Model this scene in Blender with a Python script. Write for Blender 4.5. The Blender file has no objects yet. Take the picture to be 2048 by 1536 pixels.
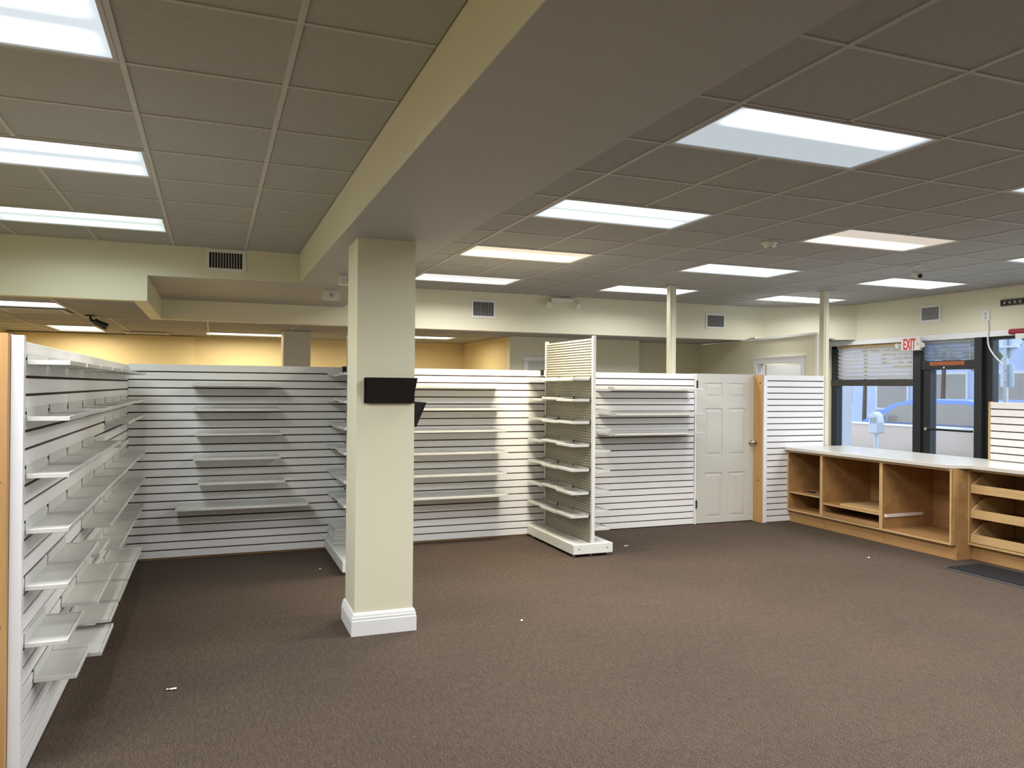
import bpy, bmesh, math, random
from mathutils import Vector, Matrix
random.seed(7)
S = bpy.context.scene
COL = S.collection

# ------------------------------------------------------------------ camera
YAW, PITCH, ROLL, FPX, CAMH = math.radians(21.2), math.radians(0.19), math.radians(0.5), 1545.0, 1.66
Fv = Vector((math.sin(YAW)*math.cos(PITCH), math.cos(YAW)*math.cos(PITCH), math.sin(PITCH)))
R0 = Vector((math.cos(YAW), -math.sin(YAW), 0)); U0 = R0.cross(Fv)
Rv = R0*math.cos(ROLL) + U0*math.sin(ROLL); Uv = U0*math.cos(ROLL) - R0*math.sin(ROLL)
cd = bpy.data.cameras.new('camera'); cam = bpy.data.objects.new('camera', cd); COL.objects.link(cam)
cd.sensor_fit = 'HORIZONTAL'; cd.sensor_width = 36.0; cd.lens = FPX/2048*36.0; cd.clip_start = 0.05; cd.clip_end = 300
M = Matrix((Rv, Uv, -Fv)).transposed().to_4x4(); M.translation = Vector((0, 0, CAMH)); cam.matrix_world = M
S.camera = cam

# ------------------------------------------------------------------ world, exposure
W = bpy.data.worlds.new('world'); S.world = W; W.use_nodes = True
bg = W.node_tree.nodes['Background']; bg.inputs['Color'].default_value = (0.76, 0.85, 1.0, 1); bg.inputs['Strength'].default_value = 2.6
S.view_settings.view_transform = 'Standard'; S.view_settings.look = 'None'
S.view_settings.exposure = 0.0; S.view_settings.gamma = 1.0; S.view_settings.use_curve_mapping = False
LAMP = 3.0            # how bright the lit part of a lens looks
WATT = 51.5           # power of one two-tube fixture, sent downwards by its prismatic lens
try:
    S.cycles.use_denoising = True; S.cycles.max_bounces = 8; S.cycles.diffuse_bounces = 5
    S.cycles.sample_clamp_indirect = 6.0
except Exception: pass

# ------------------------------------------------------------------ materials
def nmat(name):
    m = bpy.data.materials.new(name); m.use_nodes = True
    nt = m.node_tree; b = nt.nodes['Principled BSDF']
    return m, nt, b
def lin(c): return tuple(((v/12.92) if v <= .04045 else ((v+.055)/1.055)**2.4) for v in c)
def N(nt, t, **kw):
    n = nt.nodes.new(t)
    for k, v in kw.items():
        if k in n.inputs: n.inputs[k].default_value = v
        else: setattr(n, k, v)
    return n
def ramp(nt, fac, stops):
    r = nt.nodes.new('ShaderNodeValToRGB'); e = r.color_ramp.elements
    while len(e) < len(stops): e.new(0.5)
    for el, (p, c) in zip(e, stops): el.position = p; el.color = (*c, 1)
    nt.links.new(fac, r.inputs['Fac']); return r.outputs['Color']
def simple(name, c, rough=.5, var=.04, scale=6., bump=0., bscale=200., metal=0., spec=.5):
    """colour with faint uneven wear and optional fine relief"""
    m, nt, b = nmat(name)
    tc = N(nt, 'ShaderNodeTexCoord'); no = N(nt, 'ShaderNodeTexNoise', Scale=scale, Detail=4.)
    nt.links.new(tc.outputs['Object'], no.inputs['Vector'])
    lo = tuple(max(0, v*(1-var)) for v in c); hi = tuple(min(1, v*(1+var)) for v in c)
    nt.links.new(ramp(nt, no.outputs['Fac'], [(.3, lo), (.7, hi)]), b.inputs['Base Color'])
    b.inputs['Roughness'].default_value = rough; b.inputs['Metallic'].default_value = metal
    b.inputs['Specular IOR Level'].default_value = spec
    if bump:
        n2 = N(nt, 'ShaderNodeTexNoise', Scale=bscale, Detail=3.); nt.links.new(tc.outputs['Object'], n2.inputs['Vector'])
        bp = N(nt, 'ShaderNodeBump', Strength=bump, Distance=.002); nt.links.new(n2.outputs['Fac'], bp.inputs['Height'])
        nt.links.new(bp.outputs['Normal'], b.inputs['Normal'])
    return m
def woodmat(name, c1, c2, stretch=(1, 1, .08), scale=14., rough=.45, knots=None):
    m, nt, b = nmat(name)
    tc = N(nt, 'ShaderNodeTexCoord'); mp = N(nt, 'ShaderNodeMapping'); mp.inputs['Scale'].default_value = stretch
    nt.links.new(tc.outputs['Object'], mp.inputs['Vector'])
    no = N(nt, 'ShaderNodeTexNoise', Scale=scale, Detail=6., Distortion=.6); nt.links.new(mp.outputs['Vector'], no.inputs['Vector'])
    col = ramp(nt, no.outputs['Fac'], [(.3, c1), (.7, c2)])
    if knots:
        vo = N(nt, 'ShaderNodeTexVoronoi', Scale=3.2); nt.links.new(tc.outputs['Object'], vo.inputs['Vector'])
        k = ramp(nt, vo.outputs['Distance'], [(.03, (1, 1, 1)), (.075, (0, 0, 0))])
        mx = N(nt, 'ShaderNodeMix', data_type='RGBA'); nt.links.new(k, mx.inputs['Factor'])
        nt.links.new(col, mx.inputs['A']); mx.inputs['B'].default_value = (*knots, 1); col = mx.outputs['Result']
    nt.links.new(col, b.inputs['Base Color']); b.inputs['Roughness'].default_value = rough
    return m

def carpet_mat():
    m, nt, b = nmat('brown_carpet')
    tc = N(nt, 'ShaderNodeTexCoord')
    fi = N(nt, 'ShaderNodeTexNoise', Scale=150., Detail=3., Roughness=.7); nt.links.new(tc.outputs['Object'], fi.inputs['Vector'])
    st = N(nt, 'ShaderNodeMapping'); st.inputs['Scale'].default_value = (1, .25, 1); nt.links.new(tc.outputs['Object'], st.inputs['Vector'])
    f2 = N(nt, 'ShaderNodeTexNoise', Scale=60., Detail=3.); nt.links.new(st.outputs['Vector'], f2.inputs['Vector'])
    big = N(nt, 'ShaderNodeTexNoise', Scale=.9, Detail=5., Roughness=.6); nt.links.new(tc.outputs['Object'], big.inputs['Vector'])
    a = ramp(nt, fi.outputs['Fac'], [(.30, lin((.15, .13, .112))), (.52, lin((.312, .270, .236))), (.74, lin((.50, .44, .395)))])
    c = ramp(nt, f2.outputs['Fac'], [(.3, (.80, .80, .80)), (.7, (1.12, 1.12, 1.12))])
    d = ramp(nt, big.outputs['Fac'], [(.3, (.86, .87, .86)), (.7, (1.08, 1.05, 1.04))])
    m1 = N(nt, 'ShaderNodeMix', data_type='RGBA', blend_type='MULTIPLY'); m1.inputs['Factor'].default_value = 1
    m2 = N(nt, 'ShaderNodeMix', data_type='RGBA', blend_type='MULTIPLY'); m2.inputs['Factor'].default_value = 1
    nt.links.new(a, m1.inputs['A']); nt.links.new(c, m1.inputs['B'])
    nt.links.new(m1.outputs['Result'], m2.inputs['A']); nt.links.new(d, m2.inputs['B'])
    # faint seams between the carpet rolls
    sp = N(nt, 'ShaderNodeTexBrick', Scale=1.0); sp.inputs['Brick Width'].default_value = .92; sp.inputs['Row Height'].default_value = .92
    sp.inputs['Mortar Size'].default_value = .0035; sp.inputs['Mortar Smooth'].default_value = .6; sp.offset = .5
    nt.links.new(tc.outputs['Object'], sp.inputs['Vector'])
    brk = N(nt, 'ShaderNodeTexNoise', Scale=2.3); nt.links.new(tc.outputs['Object'], brk.inputs['Vector'])
    bk = ramp(nt, brk.outputs['Fac'], [(.5, (0, 0, 0)), (.62, (.45, .45, .45))])
    mu = N(nt, 'ShaderNodeMath', operation='MULTIPLY'); nt.links.new(sp.outputs['Fac'], mu.inputs[0]); nt.links.new(bk, mu.inputs[1])
    m3 = N(nt, 'ShaderNodeMix', data_type='RGBA'); nt.links.new(mu.outputs[0], m3.inputs['Factor'])
    nt.links.new(m2.outputs['Result'], m3.inputs['A']); m3.inputs['B'].default_value = (*lin((.2, .17, .15)), 1)
    nt.links.new(m3.outputs['Result'], b.inputs['Base Color'])
    b.inputs['Roughness'].default_value = .95; b.inputs['Specular IOR Level'].default_value = .15
    bp = N(nt, 'ShaderNodeBump', Strength=.6, Distance=.006); nt.links.new(fi.outputs['Fac'], bp.inputs['Height']); nt.links.new(bp.outputs['Normal'], b.inputs['Normal'])
    return m
def lens_mat(name, col, bands, base, peak):
    """acrylic lens over fluorescent tubes: bands = positions (0..1 across the short side) of lit tubes, the rest dim"""
    m = bpy.data.materials.new(name); m.use_nodes = True; nt = m.node_tree; nt.nodes.clear()
    out = N(nt, 'ShaderNodeOutputMaterial'); em = N(nt, 'ShaderNodeEmission')
    tc = N(nt, 'ShaderNodeTexCoord'); sx = N(nt, 'ShaderNodeSeparateXYZ'); nt.links.new(tc.outputs['Generated'], sx.inputs[0])
    tot = None
    for p, w in bands:
        s = N(nt, 'ShaderNodeMath', operation='SUBTRACT'); s.inputs[1].default_value = p; nt.links.new(sx.outputs['Y'], s.inputs[0])
        a = N(nt, 'ShaderNodeMath', operation='ABSOLUTE'); nt.links.new(s.outputs[0], a.inputs[0])
        g = N(nt, 'ShaderNodeMapRange'); g.interpolation_type = 'SMOOTHSTEP'
        g.inputs['From Min'].default_value = w; g.inputs['From Max'].default_value = w*.35; g.inputs['To Min'].default_value = 0; g.inputs['To Max'].default_value = 1
        nt.links.new(a.outputs[0], g.inputs['Value'])
        if tot is None: tot = g.outputs[0]
        else:
            ad = N(nt, 'ShaderNodeMath', operation='MAXIMUM'); nt.links.new(tot, ad.inputs[0]); nt.links.new(g.outputs[0], ad.inputs[1]); tot = ad.outputs[0]
    # ends of the tubes are dimmer
    e1 = N(nt, 'ShaderNodeMath', operation='SUBTRACT'); e1.inputs[1].default_value = .5; nt.links.new(sx.outputs['X'], e1.inputs[0])
    e2 = N(nt, 'ShaderNodeMath', operation='ABSOLUTE'); nt.links.new(e1.outputs[0], e2.inputs[0])
    e3 = N(nt, 'ShaderNodeMapRange'); e3.interpolation_type = 'SMOOTHSTEP'
    e3.inputs['From Min'].default_value = .5; e3.inputs['From Max'].default_value = .40; nt.links.new(e2.outputs[0], e3.inputs['Value'])
    mm = N(nt, 'ShaderNodeMath', operation='MULTIPLY'); nt.links.new(tot, mm.inputs[0]); nt.links.new(e3.outputs[0], mm.inputs[1])
    mr = N(nt, 'ShaderNodeMapRange'); mr.inputs['To Min'].default_value = base; mr.inputs['To Max'].default_value = peak
    nt.links.new(mm.outputs[0], mr.inputs['Value']); nt.links.new(mr.outputs[0], em.inputs['Strength'])
    # prismatic dimples of the lens
    vo = N(nt, 'ShaderNodeTexVoronoi', Scale=90.); nt.links.new(tc.outputs['Object'], vo.inputs['Vector'])
    c2 = ramp(nt, vo.outputs['Distance'], [(0., tuple(v*.95 for v in col)), (.6, col)])
    nt.links.new(c2, em.inputs['Color']); nt.links.new(em.outputs[0], out.inputs[0]); return m
def glass_mat(name, tint=(.9, .95, 1.), gl=.08):
    m = bpy.data.materials.new(name); m.use_nodes = True; nt = m.node_tree; nt.nodes.clear()
    out = N(nt, 'ShaderNodeOutputMaterial'); t = N(nt, 'ShaderNodeBsdfTransparent'); t.inputs[0].default_value = (*tint, 1)
    g = N(nt, 'ShaderNodeBsdfGlossy'); g.inputs['Roughness'].default_value = .02
    lw = N(nt, 'ShaderNodeLayerWeight', Blend=.5); pw = N(nt, 'ShaderNodeMath', operation='POWER'); pw.inputs[1].default_value = 5.
    nt.links.new(lw.outputs['Facing'], pw.inputs[0]); ma = N(nt, 'ShaderNodeMath', operation='MULTIPLY_ADD'); ma.inputs[1].default_value = .8; ma.inputs[2].default_value = .03
    nt.links.new(pw.outputs[0], ma.inputs[0]); mx = N(nt, 'ShaderNodeMixShader')
    nt.links.new(ma.outputs[0], mx.inputs[0]); nt.links.new(t.outputs[0], mx.inputs[1]); nt.links.new(g.outputs[0], mx.inputs[2])
    nt.links.new(mx.outputs[0], out.inputs[0]); return m
def sheer_mat(name, col, alpha):
    m = bpy.data.materials.new(name); m.use_nodes = True; nt = m.node_tree; nt.nodes.clear()
    out = N(nt, 'ShaderNodeOutputMaterial'); t = N(nt, 'ShaderNodeBsdfTransparent')
    d = N(nt, 'ShaderNodeBsdfDiffuse'); d.inputs[0].default_value = (*col, 1); l = N(nt, 'ShaderNodeBsdfTranslucent'); l.inputs[0].default_value = (*col, 1)
    m1 = N(nt, 'ShaderNodeMixShader'); m1.inputs[0].default_value = .5; nt.links.new(d.outputs[0], m1.inputs[1]); nt.links.new(l.outputs[0], m1.inputs[2])
    m2 = N(nt, 'ShaderNodeMixShader'); m2.inputs[0].default_value = alpha; nt.links.new(t.outputs[0], m2.inputs[1]); nt.links.new(m1.outputs[0], m2.inputs[2])
    nt.links.new(m2.outputs[0], out.inputs[0]); return m

MT = {}
MT['cream'] = simple('cream_paint', (.77, .745, .585), .45, .015, 1.5, .08, 120)
MT['yellow'] = simple('yellow_paint', (.80, .655, .36), .5, .02, 1.2, .08, 120)
MT['greypaint'] = simple('grey_paint', (.60, .58, .52), .5, .02, 1.2)
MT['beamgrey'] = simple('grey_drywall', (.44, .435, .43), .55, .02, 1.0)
MT['white'] = simple('white_melamine', (.84, .84, .85), .35, .015, 3.)
MT['whiteedge'] = simple('white_edge_board', (.82, .84, .90), .4, .03, 5.)
MT['metalwhite'] = simple('white_painted_steel', (.78, .78, .75), .35, .02, 4.)
MT['almond'] = simple('almond_ribbed_steel', (.37, .345, .275), .45, .03, 4.)
MT['ventgrey'] = simple('vent_shadow_grey', (.20, .20, .21), .7, .03)
MT['shelf'] = simple('frosted_white_shelf', (.63, .635, .615), .3, .05, 9.)
MT['groove'] = simple('red_brown_fibreboard', (.045, .020, .017), .8, .1, 20.)
MT['trim'] = simple('white_gloss_trim', (.84, .85, .88), .3, .015, 4.)
MT['door'] = simple('white_door_paint', (.57, .565, .525), .3, .015, 3.)
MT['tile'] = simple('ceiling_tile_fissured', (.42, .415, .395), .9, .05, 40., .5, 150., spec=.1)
MT['tee'] = simple('ceiling_tee_enamel', (.50, .49, .465), .5, .02, 6.)
MT['slab'] = simple('ceiling_void', (.30, .28, .26), .9, .02)
MT['carpet'] = carpet_mat()
MT['maple'] = woodmat('maple_ply', lin((.60, .45, .29)), lin((.69, .54, .36)), (1, .12, 1), 9.)
MT['mapledark'] = woodmat('maple_ply_inside', lin((.58, .43, .27)), lin((.66, .50, .33)), (1, .12, 1), 9.)
MT['mapleedge'] = woodmat('maple_edge_band', lin((.72, .60, .42)), lin((.79, .67, .49)), (1, .1, 1), 14.)
MT['pine'] = woodmat('pine_stud', lin((.68, .52, .33)), lin((.78, .62, .42)), (1, 1, .06), 16., .6, lin((.25, .15, .08)))
MT['counter'] = simple('cream_laminate', (.60, .595, .57), .22, .02, 3.)
MT['blackplastic'] = simple('black_plastic', (.012, .012, .013), .35, .05)
MT['rubber'] = simple('black_rubber', (.022, .022, .024), .9, .1, 30., .3, 80., spec=.08)
MT['rubberedge'] = simple('grey_rubber_edge', (.06, .06, .065), .9, .1, 30., spec=.1)
MT['frame'] = simple('black_anodised_frame', (.020, .024, .026), .4, .1, 4.)
MT['framebrown'] = simple('bronze_transom_bar', (.055, .05, .045), .45, .1, 4.)
MT['dark'] = simple('duct_dark', (.02, .018, .02), .8, .05)
MT['chrome'] = simple('satin_chrome', (.65, .64, .62), .25, .03, metal=1.)
MT['steel'] = simple('galvanised_steel', (.50, .51, .53), .4, .06, metal=.8)
MT['hinge'] = simple('black_hinge', (.015, .015, .015), .4, .05)
MT['plastic'] = simple('white_plastic', (.80, .80, .79), .35, .02)
MT['greyplastic'] = simple('grey_plastic', (.42, .42, .42), .4, .03)
MT['red'] = simple('red_sign_paint', (.72, .03, .05), .4, .04)
MT['darkred'] = simple('dark_red_cloth', (.30, .012, .03), .6, .15)
MT['pink'] = simple('pale_pink_sign_face', (.86, .78, .78), .35, .02)
MT['cable'] = simple('white_cable', (.80, .80, .80), .4, .03)
MT['blackcable'] = simple('dark_cable', (.03, .02, .02), .5, .03)
MT['paper'] = simple('scrap_paper', (.85, .83, .78), .8, .06)
MT['glass'] = glass_mat('window_glass')
MT['blind'] = sheer_mat('sheer_beige_blind', (.80, .74, .66), .70)
MT['blindgrey'] = sheer_mat('sheer_grey_blind', (.46, .48, .50), .72)
MT['acrylic'] = sheer_mat('clear_acrylic_edge', (.85, .88, .92), .55)
# outside
MT['pave'] = simple('concrete_pavement', (.55, .52, .48), .85, .1, 3., .3, 40.)
MT['asphalt'] = simple('asphalt', (.26, .26, .27), .9, .12, 8., .4, 60.)
MT['bluewall'] = simple('pale_blue_render', (.50, .56, .74), .8, .05, 1.)
MT['palewall'] = simple('pale_grey_render', (.72, .72, .74), .8, .05, 1.)
MT['bluepaint'] = simple('deep_blue_render', (.10, .22, .58), .7, .06, 1.)
MT['carblue'] = simple('blue_car_paint', (.16, .27, .62), .18, .04, 2.)
MT['carlow'] = simple('car_warm_reflection_tan', (.60, .47, .37), .2, .04, 2.)  # tan is the shop's warm reflection in the window, painted onto the body
MT['carglass'] = simple('car_window_glass', (.34, .29, .24), .08, .05, 2.)
MT['tyre'] = simple('tyre_rubber', (.03, .03, .03), .8, .05)
MT['leaf'] = simple('foliage', (.20, .26, .09), .8, .35, 4.)
MT['bark'] = simple('bark', (.14, .095, .065), .9, .2, 10.)
MT['meter'] = simple('parking_meter_grey', (.60, .62, .66), .4, .05, metal=.3)
MT['signback'] = simple('bare_aluminium_sign', (.62, .70, .80), .4, .05, metal=.2)
def sticker_mat():
    m, nt, b = nmat('orange_sticker_print')
    tc = N(nt, 'ShaderNodeTexCoord'); mp = N(nt, 'ShaderNodeMapping'); mp.inputs['Scale'].default_value = (1, 26, 5)
    nt.links.new(tc.outputs['Generated'], mp.inputs['Vector'])
    no = N(nt, 'ShaderNodeTexNoise', Scale=1.6, Detail=2.); nt.links.new(mp.outputs['Vector'], no.inputs['Vector'])
    nt.links.new(ramp(nt, no.outputs['Fac'], [(.44, (.62, .17, .05)), (.56, (.16, .035, .015))]), b.inputs['Base Color']); b.inputs['Roughness'].default_value = .5
    return m
MT['sticker'] = sticker_mat()

# ------------------------------------------------------------------ mesh helpers
def B(): return bmesh.new()
def box(bm, x0, x1, y0, y1, z0, z1):
    if x0 > x1: x0, x1 = x1, x0
    if y0 > y1: y0, y1 = y1, y0
    if z0 > z1: z0, z1 = z1, z0
    v = [bm.verts.new(p) for p in ((x0,y0,z0),(x1,y0,z0),(x1,y1,z0),(x0,y1,z0),(x0,y0,z1),(x1,y0,z1),(x1,y1,z1),(x0,y1,z1))]
    for f in ((0,3,2,1),(4,5,6,7),(0,1,5,4),(1,2,6,5),(2,3,7,6),(3,0,4,7)): bm.faces.new([v[i] for i in f])
    return bm
def bx(*a): return box(B(), *a)
def prism(bm, pts, axis, a0, a1):
    """polygon pts (2D) extruded along axis; 2D order is the remaining axes in x,y,z order"""
    def P(p, a):
        l = list(p); l.insert(axis, a); return l
    lo = [bm.verts.new(P(p, a0)) for p in pts]; hi = [bm.verts.new(P(p, a1)) for p in pts]; n = len(pts)
    bm.faces.new(lo); bm.faces.new(hi[::-1])
    for i in range(n): bm.faces.new((lo[i], hi[i], hi[(i+1) % n], lo[(i+1) % n]))
    bmesh.ops.recalc_face_normals(bm, faces=bm.faces[:]); return bm
def cyl(bm, p0, p1, r0, r1=None, seg=14):
    r1 = r0 if r1 is None else r1
    p0, p1 = Vector(p0), Vector(p1); d = (p1-p0).normalized()
    a = d.orthogonal().normalized(); b = d.cross(a)
    lo = [bm.verts.new(p0 + (a*math.cos(t)+b*math.sin(t))*r0) for t in [2*math.pi*i/seg for i in range(seg)]]
    hi = [bm.verts.new(p1 + (a*math.cos(t)+b*math.sin(t))*r1) for t in [2*math.pi*i/seg for i in range(seg)]]
    bm.faces.new(lo[::-1]); bm.faces.new(hi)
    for i in range(seg): bm.faces.new((lo[i], lo[(i+1) % seg], hi[(i+1) % seg], hi[i]))
    return bm
def tube(bm, pts, r, seg=8):
    pts = [Vector(p) for p in pts]; rings = []
    for i, p in enumerate(pts):
        d = (pts[min(i+1, len(pts)-1)] - pts[max(i-1, 0)]).normalized()
        a = d.cross(Vector((.31, .95, .02))).normalized(); b = d.cross(a)
        rings.append([bm.verts.new(p + (a*math.cos(t)+b*math.sin(t))*r) for t in [2*math.pi*k/seg for k in range(seg)]])
    for q, w in zip(rings, rings[1:]):
        for k in range(seg): bm.faces.new((q[k], q[(k+1) % seg], w[(k+1) % seg], w[k]))
    bm.faces.new(rings[0][::-1]); bm.faces.new(rings[-1]); return bm
def bez(p, n=14):
    """Catmull-Rom through p"""
    p = [Vector(q) for q in p]; p = [p[0]*2-p[1]] + p + [p[-1]*2-p[-2]]; o = []
    for i in range(1, len(p)-2):
        for k in range(n):
            t = k/n; o.append(.5*((2*p[i]) + (p[i+1]-p[i-1])*t + (2*p[i-1]-5*p[i]+4*p[i+1]-p[i+2])*t*t + (3*p[i]-p[i-1]-3*p[i+1]+p[i+2])*t**3))
    return o + [p[-2]]
def bev(bm, w, seg=1):
    bmesh.ops.bevel(bm, geom=bm.edges[:], offset=w, segments=seg, affect='EDGES', profile=.5); return bm
ORG = {}
def root_org(o):
    while o.parent: o = o.parent
    return ORG.get(o.name, Vector((0, 0, 0)))
def mesh_of(name, bm, m, org=None):
    me = bpy.data.meshes.new(name)
    if org is not None and org.length: bmesh.ops.translate(bm, verts=bm.verts[:], vec=-org)
    bmesh.ops.recalc_face_normals(bm, faces=bm.faces[:])
    bm.to_mesh(me); bm.free(); me.materials.append(MT[m] if isinstance(m, str) else m); return me
def part(name, bm, m, parent, label=None, smooth=False):
    """part modelled in world coordinates, parented to its thing"""
    o = bpy.data.objects.new(name, mesh_of(name, bm, m, root_org(parent))); COL.objects.link(o); o.parent = parent
    if label: o['label'] = label
    if smooth: shade(o)
    return o
def shade(o):
    for p in o.data.polygons: p.use_smooth = True
    o.data.set_sharp_from_angle(angle=math.radians(40))
def inst(name, me, parent, off=(0, 0, 0), rotz=0):
    o = bpy.data.objects.new(name, me); COL.objects.link(o); o.parent = parent; o.location = off; o.rotation_euler = (0, 0, rotz); return o
def tag(o, label, cat, group=None):
    o['label'] = label; o['category'] = cat
    if group: o['group'] = group
    return o
def thing(name, label, cat, loc, group=None):
    o = bpy.data.objects.new(name, None); COL.objects.link(o); o.empty_display_size = .1; o.location = loc
    ORG[o.name] = Vector(loc); return tag(o, label, cat, group)
def solo(name, bm, m, label, cat, loc=(0, 0, 0), group=None, smooth=False):
    o = bpy.data.objects.new(name, mesh_of(name, bm, m, Vector(loc))); COL.objects.link(o); o.location = loc
    ORG[o.name] = Vector(loc)
    if smooth: shade(o)
    return tag(o, label, cat, group)
def struct(name, bm, m):
    o = bpy.data.objects.new(name, mesh_of(name, bm, m)); COL.objects.link(o); o['kind'] = 'structure'; return o
OR = ['first', 'second', 'third', 'fourth', 'fifth', 'sixth', 'seventh', 'eighth', 'ninth', 'tenth']

# ------------------------------------------------------------------ setting: floor, walls, beam
ZC, ZB, ZL = 2.93, 2.645, 2.41         # main ceiling, beam underside, low ceiling
XL, XR, YF, YB = -2.8, 9.05, -3.0, 13.2
struct('floor', bx(XL-.15, XR+.2, YF-.1, YB+.15, -.12, 0), 'carpet')
struct('wall_left', bx(XL-.15, XL, YF-.15, YB+.15, 0, 3.1), 'yellow')
struct('wall_back', bx(XL, 4.2, YB, YB+.15, 0, 2.6), 'yellow')
struct('wall_front', bx(XL-.15, XR+.2, YF-.15, YF, 0, 3.1), 'cream')
w = struct('wall_back_step', bx(-2.79, -.26, YB-.06, YB-.002, 0, 2.40), 'yellow')
# room block behind the fascia: yellow side, cream front with a white door
struct('wall_block_side', bx(4.17, 4.30, 10.98, YB, 0, 2.5), 'yellow')
struct('wall_block_front', bx(4.17, 6.40, 10.85, 10.98, 0, 2.5), 'cream')
struct('wall_recess_side', bx(6.32, 6.40, 10.98, 11.3, 0, 2.5), 'cream')
struct('wall_recess', bx(6.32, 8.0, 11.25, 11.38, 0, 2.5), 'cream')
struct('wall_corner', bx(7.72, XR+.2, 9.66, 9.78, 0, 2.45), 'cream')
# fascias above the partitions
struct('wall_fascia_left', bx(XL, -.56, 7.75, 7.87, ZL, ZC+.06), 'cream')
struct('wall_fascia_return', bx(-.68, -.56, 7.87, 9.85, ZL, ZB+.02), 'cream')
struct('wall_fascia_back', bx(-.68, 8.06, 9.85, 9.97, ZL, ZC+.06), 'cream')
struct('wall_fascia_corner', prism(B(), [(8.04, 9.85), (9.05, 8.98), (9.13, 9.07), (8.12, 9.97)], 2, ZL, ZC+.06), 'cream')
struct('wall_right', bx(XR, XR+.2, YF, 9.6, ZL, ZC+.06), 'cream')
struct('wall_right_low', bx(XR, XR+.2, YF, 3.0, 0, ZL), 'cream')
# main beam and cross beam: cream sides, grey underside
bm = B(); box(bm, .78, 1.515, YF, 9.85, ZB, ZC+.06)
struct('beam', bm, 'cream')
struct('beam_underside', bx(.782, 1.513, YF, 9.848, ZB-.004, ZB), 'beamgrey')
struct('cross_beam', bx(-.56, .78, 7.75, 9.85, ZB, ZC+.06), 'cream')
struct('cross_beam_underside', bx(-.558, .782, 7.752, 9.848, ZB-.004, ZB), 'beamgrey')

# column with its moulded base
cr = struct('column', bx(.892, 1.285, 5.15, 5.53, 0, ZB-.004), 'cream')
bm = B()
def base_prof(x0, x1, y0, y1):
    lay = [(.022, 0), (.022, .098), (.017, .104), (.019, .108), (.019, .118), (.013, .124), (.015, .128), (.013, .138), (.004, .149), (0, .150)]
    rings = []
    for o, z in lay:
        rings.append([bm.verts.new(p) for p in ((x0-o, y0-o, z), (x1+o, y0-o, z), (x1+o, y1+o, z), (x0-o, y1+o, z))])
    for q, w_ in zip(rings, rings[1:]):
        for k in range(4): bm.faces.new((q[k], q[(k+1) % 4], w_[(k+1) % 4], w_[k]))
    bm.faces.new(rings[0][::-1])
base_prof(.891, 1.286, 5.149, 5.531)
part('baseboard', bm, 'trim', cr)

# grey pillar in the back room
struct('column_back', bx(.92, 1.29, 11.2, 11.57, 0, ZL), 'greypaint')

# ------------------------------------------------------------------ ceilings
def ceiling(x0, x1, y0, y1, z, gx, gy, px, py, skip, ytile, slabname='ceiling'):
    """slab, tees and one mesh per tile; (gx,gy) a grid node, (px,py) the pitch; skip = light cells (ix,iy) set"""
    c = struct(slabname, bx(x0, x1, y0, y1, z+.075, z+.11), 'slab')
    def lines(a0, a1, g, p):
        k0 = math.floor((a0-g)/p); out = []
        k = k0
        while g+k*p < a1: out.append((k, max(a0, g+k*p), min(a1, g+(k+1)*p))); k += 1
        return [t for t in out if t[2]-t[1] > .03]
    cx, cy = lines(x0, x1, gx, px), lines(y0, y1, gy, py)
    cache = {}
    for (i, a, b) in cx:
        for (j, d, e) in cy:
            if (i, j) in skip or e < ytile: continue
            key = (round(b-a, 3), round(e-d, 3))
            if key not in cache:
                q = B(); wx, wy = b-a, e-d
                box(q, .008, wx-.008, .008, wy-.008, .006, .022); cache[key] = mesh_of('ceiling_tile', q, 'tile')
            inst('ceiling_tile', cache[key], c, (a, d, z))
    t = .012
    for (i, a, b) in cx[1:]:
        run = None
        for (j, d, e) in cy + [(None, y1, y1)]:
            on = j is not None and e > ytile-.7 and not ((i-1, j) in skip and (i, j) in skip)
            if on and run is None: run = max(d, y0)
            if not on and run is not None:
                part('grid_tee', bx(a-t, a+t, run, d, z, z+.03), 'tee', c); run = None
    for (j, d, e) in cy[1:]:
        if d < ytile-.7: continue
        for (i, a, b) in cx:
            part('grid_tee', bx(a+t, b-t, d-t*.8, d+t*.8, z+.001, z+.03), 'tee', c)
    part('wall_angle', bx(x0, x0+.022, max(y0, ytile-.7), y1, z-.001, z+.02), 'tee', c)
    part('wall_angle', bx(x0, x1, y1-.022, y1, z-.001, z+.02), 'tee', c)
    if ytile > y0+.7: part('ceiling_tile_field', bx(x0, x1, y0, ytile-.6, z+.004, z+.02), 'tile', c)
    return c
P = .6233
RL = [(0, 0), (0, 3), (0, 6), (0, 9), (4, 0), (4, 3), (4, 6), (4, 9), (8, 3), (8, 6), (8, 9), (8, 0), (0, -3), (4, -3), (8, -3)]
skipR = set()
for i, j in RL: skipR |= {(i, j), (i+1, j)}
ceiling(1.515, XR, YF, 9.85, ZC, 2.185, 2.84, P, P, skipR, .4)
PL = .6165
LL = [(0, -1), (0, 2), (0, 5), (0, -4)]          # cells below gx: x from -1.59
skipL = set()
for i, j in LL: skipL |= {(i, j), (i+1, j)}
ceiling(XL, .78, YF, 7.75, ZC, -1.59, 3.42, .6225, PL, skipL, .4)
skipQ = {(0, 0), (0, 6), (2, 6), (5, 5)}
skipQ = {(0, 0), (-1, 5), (2, 6), (5, 5)}
LOWP = (1.0, .62)
ceiling(XL, 7.9, 9.97, YB, ZL, -.06, 9.97+.12, 1.06, .62, set(), 9.0)
ceiling(XL, -.68, 7.87, 9.97, ZL, -1.36, 8.30, 1.22, .62, {(-1, 0)}, 7.0)
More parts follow.
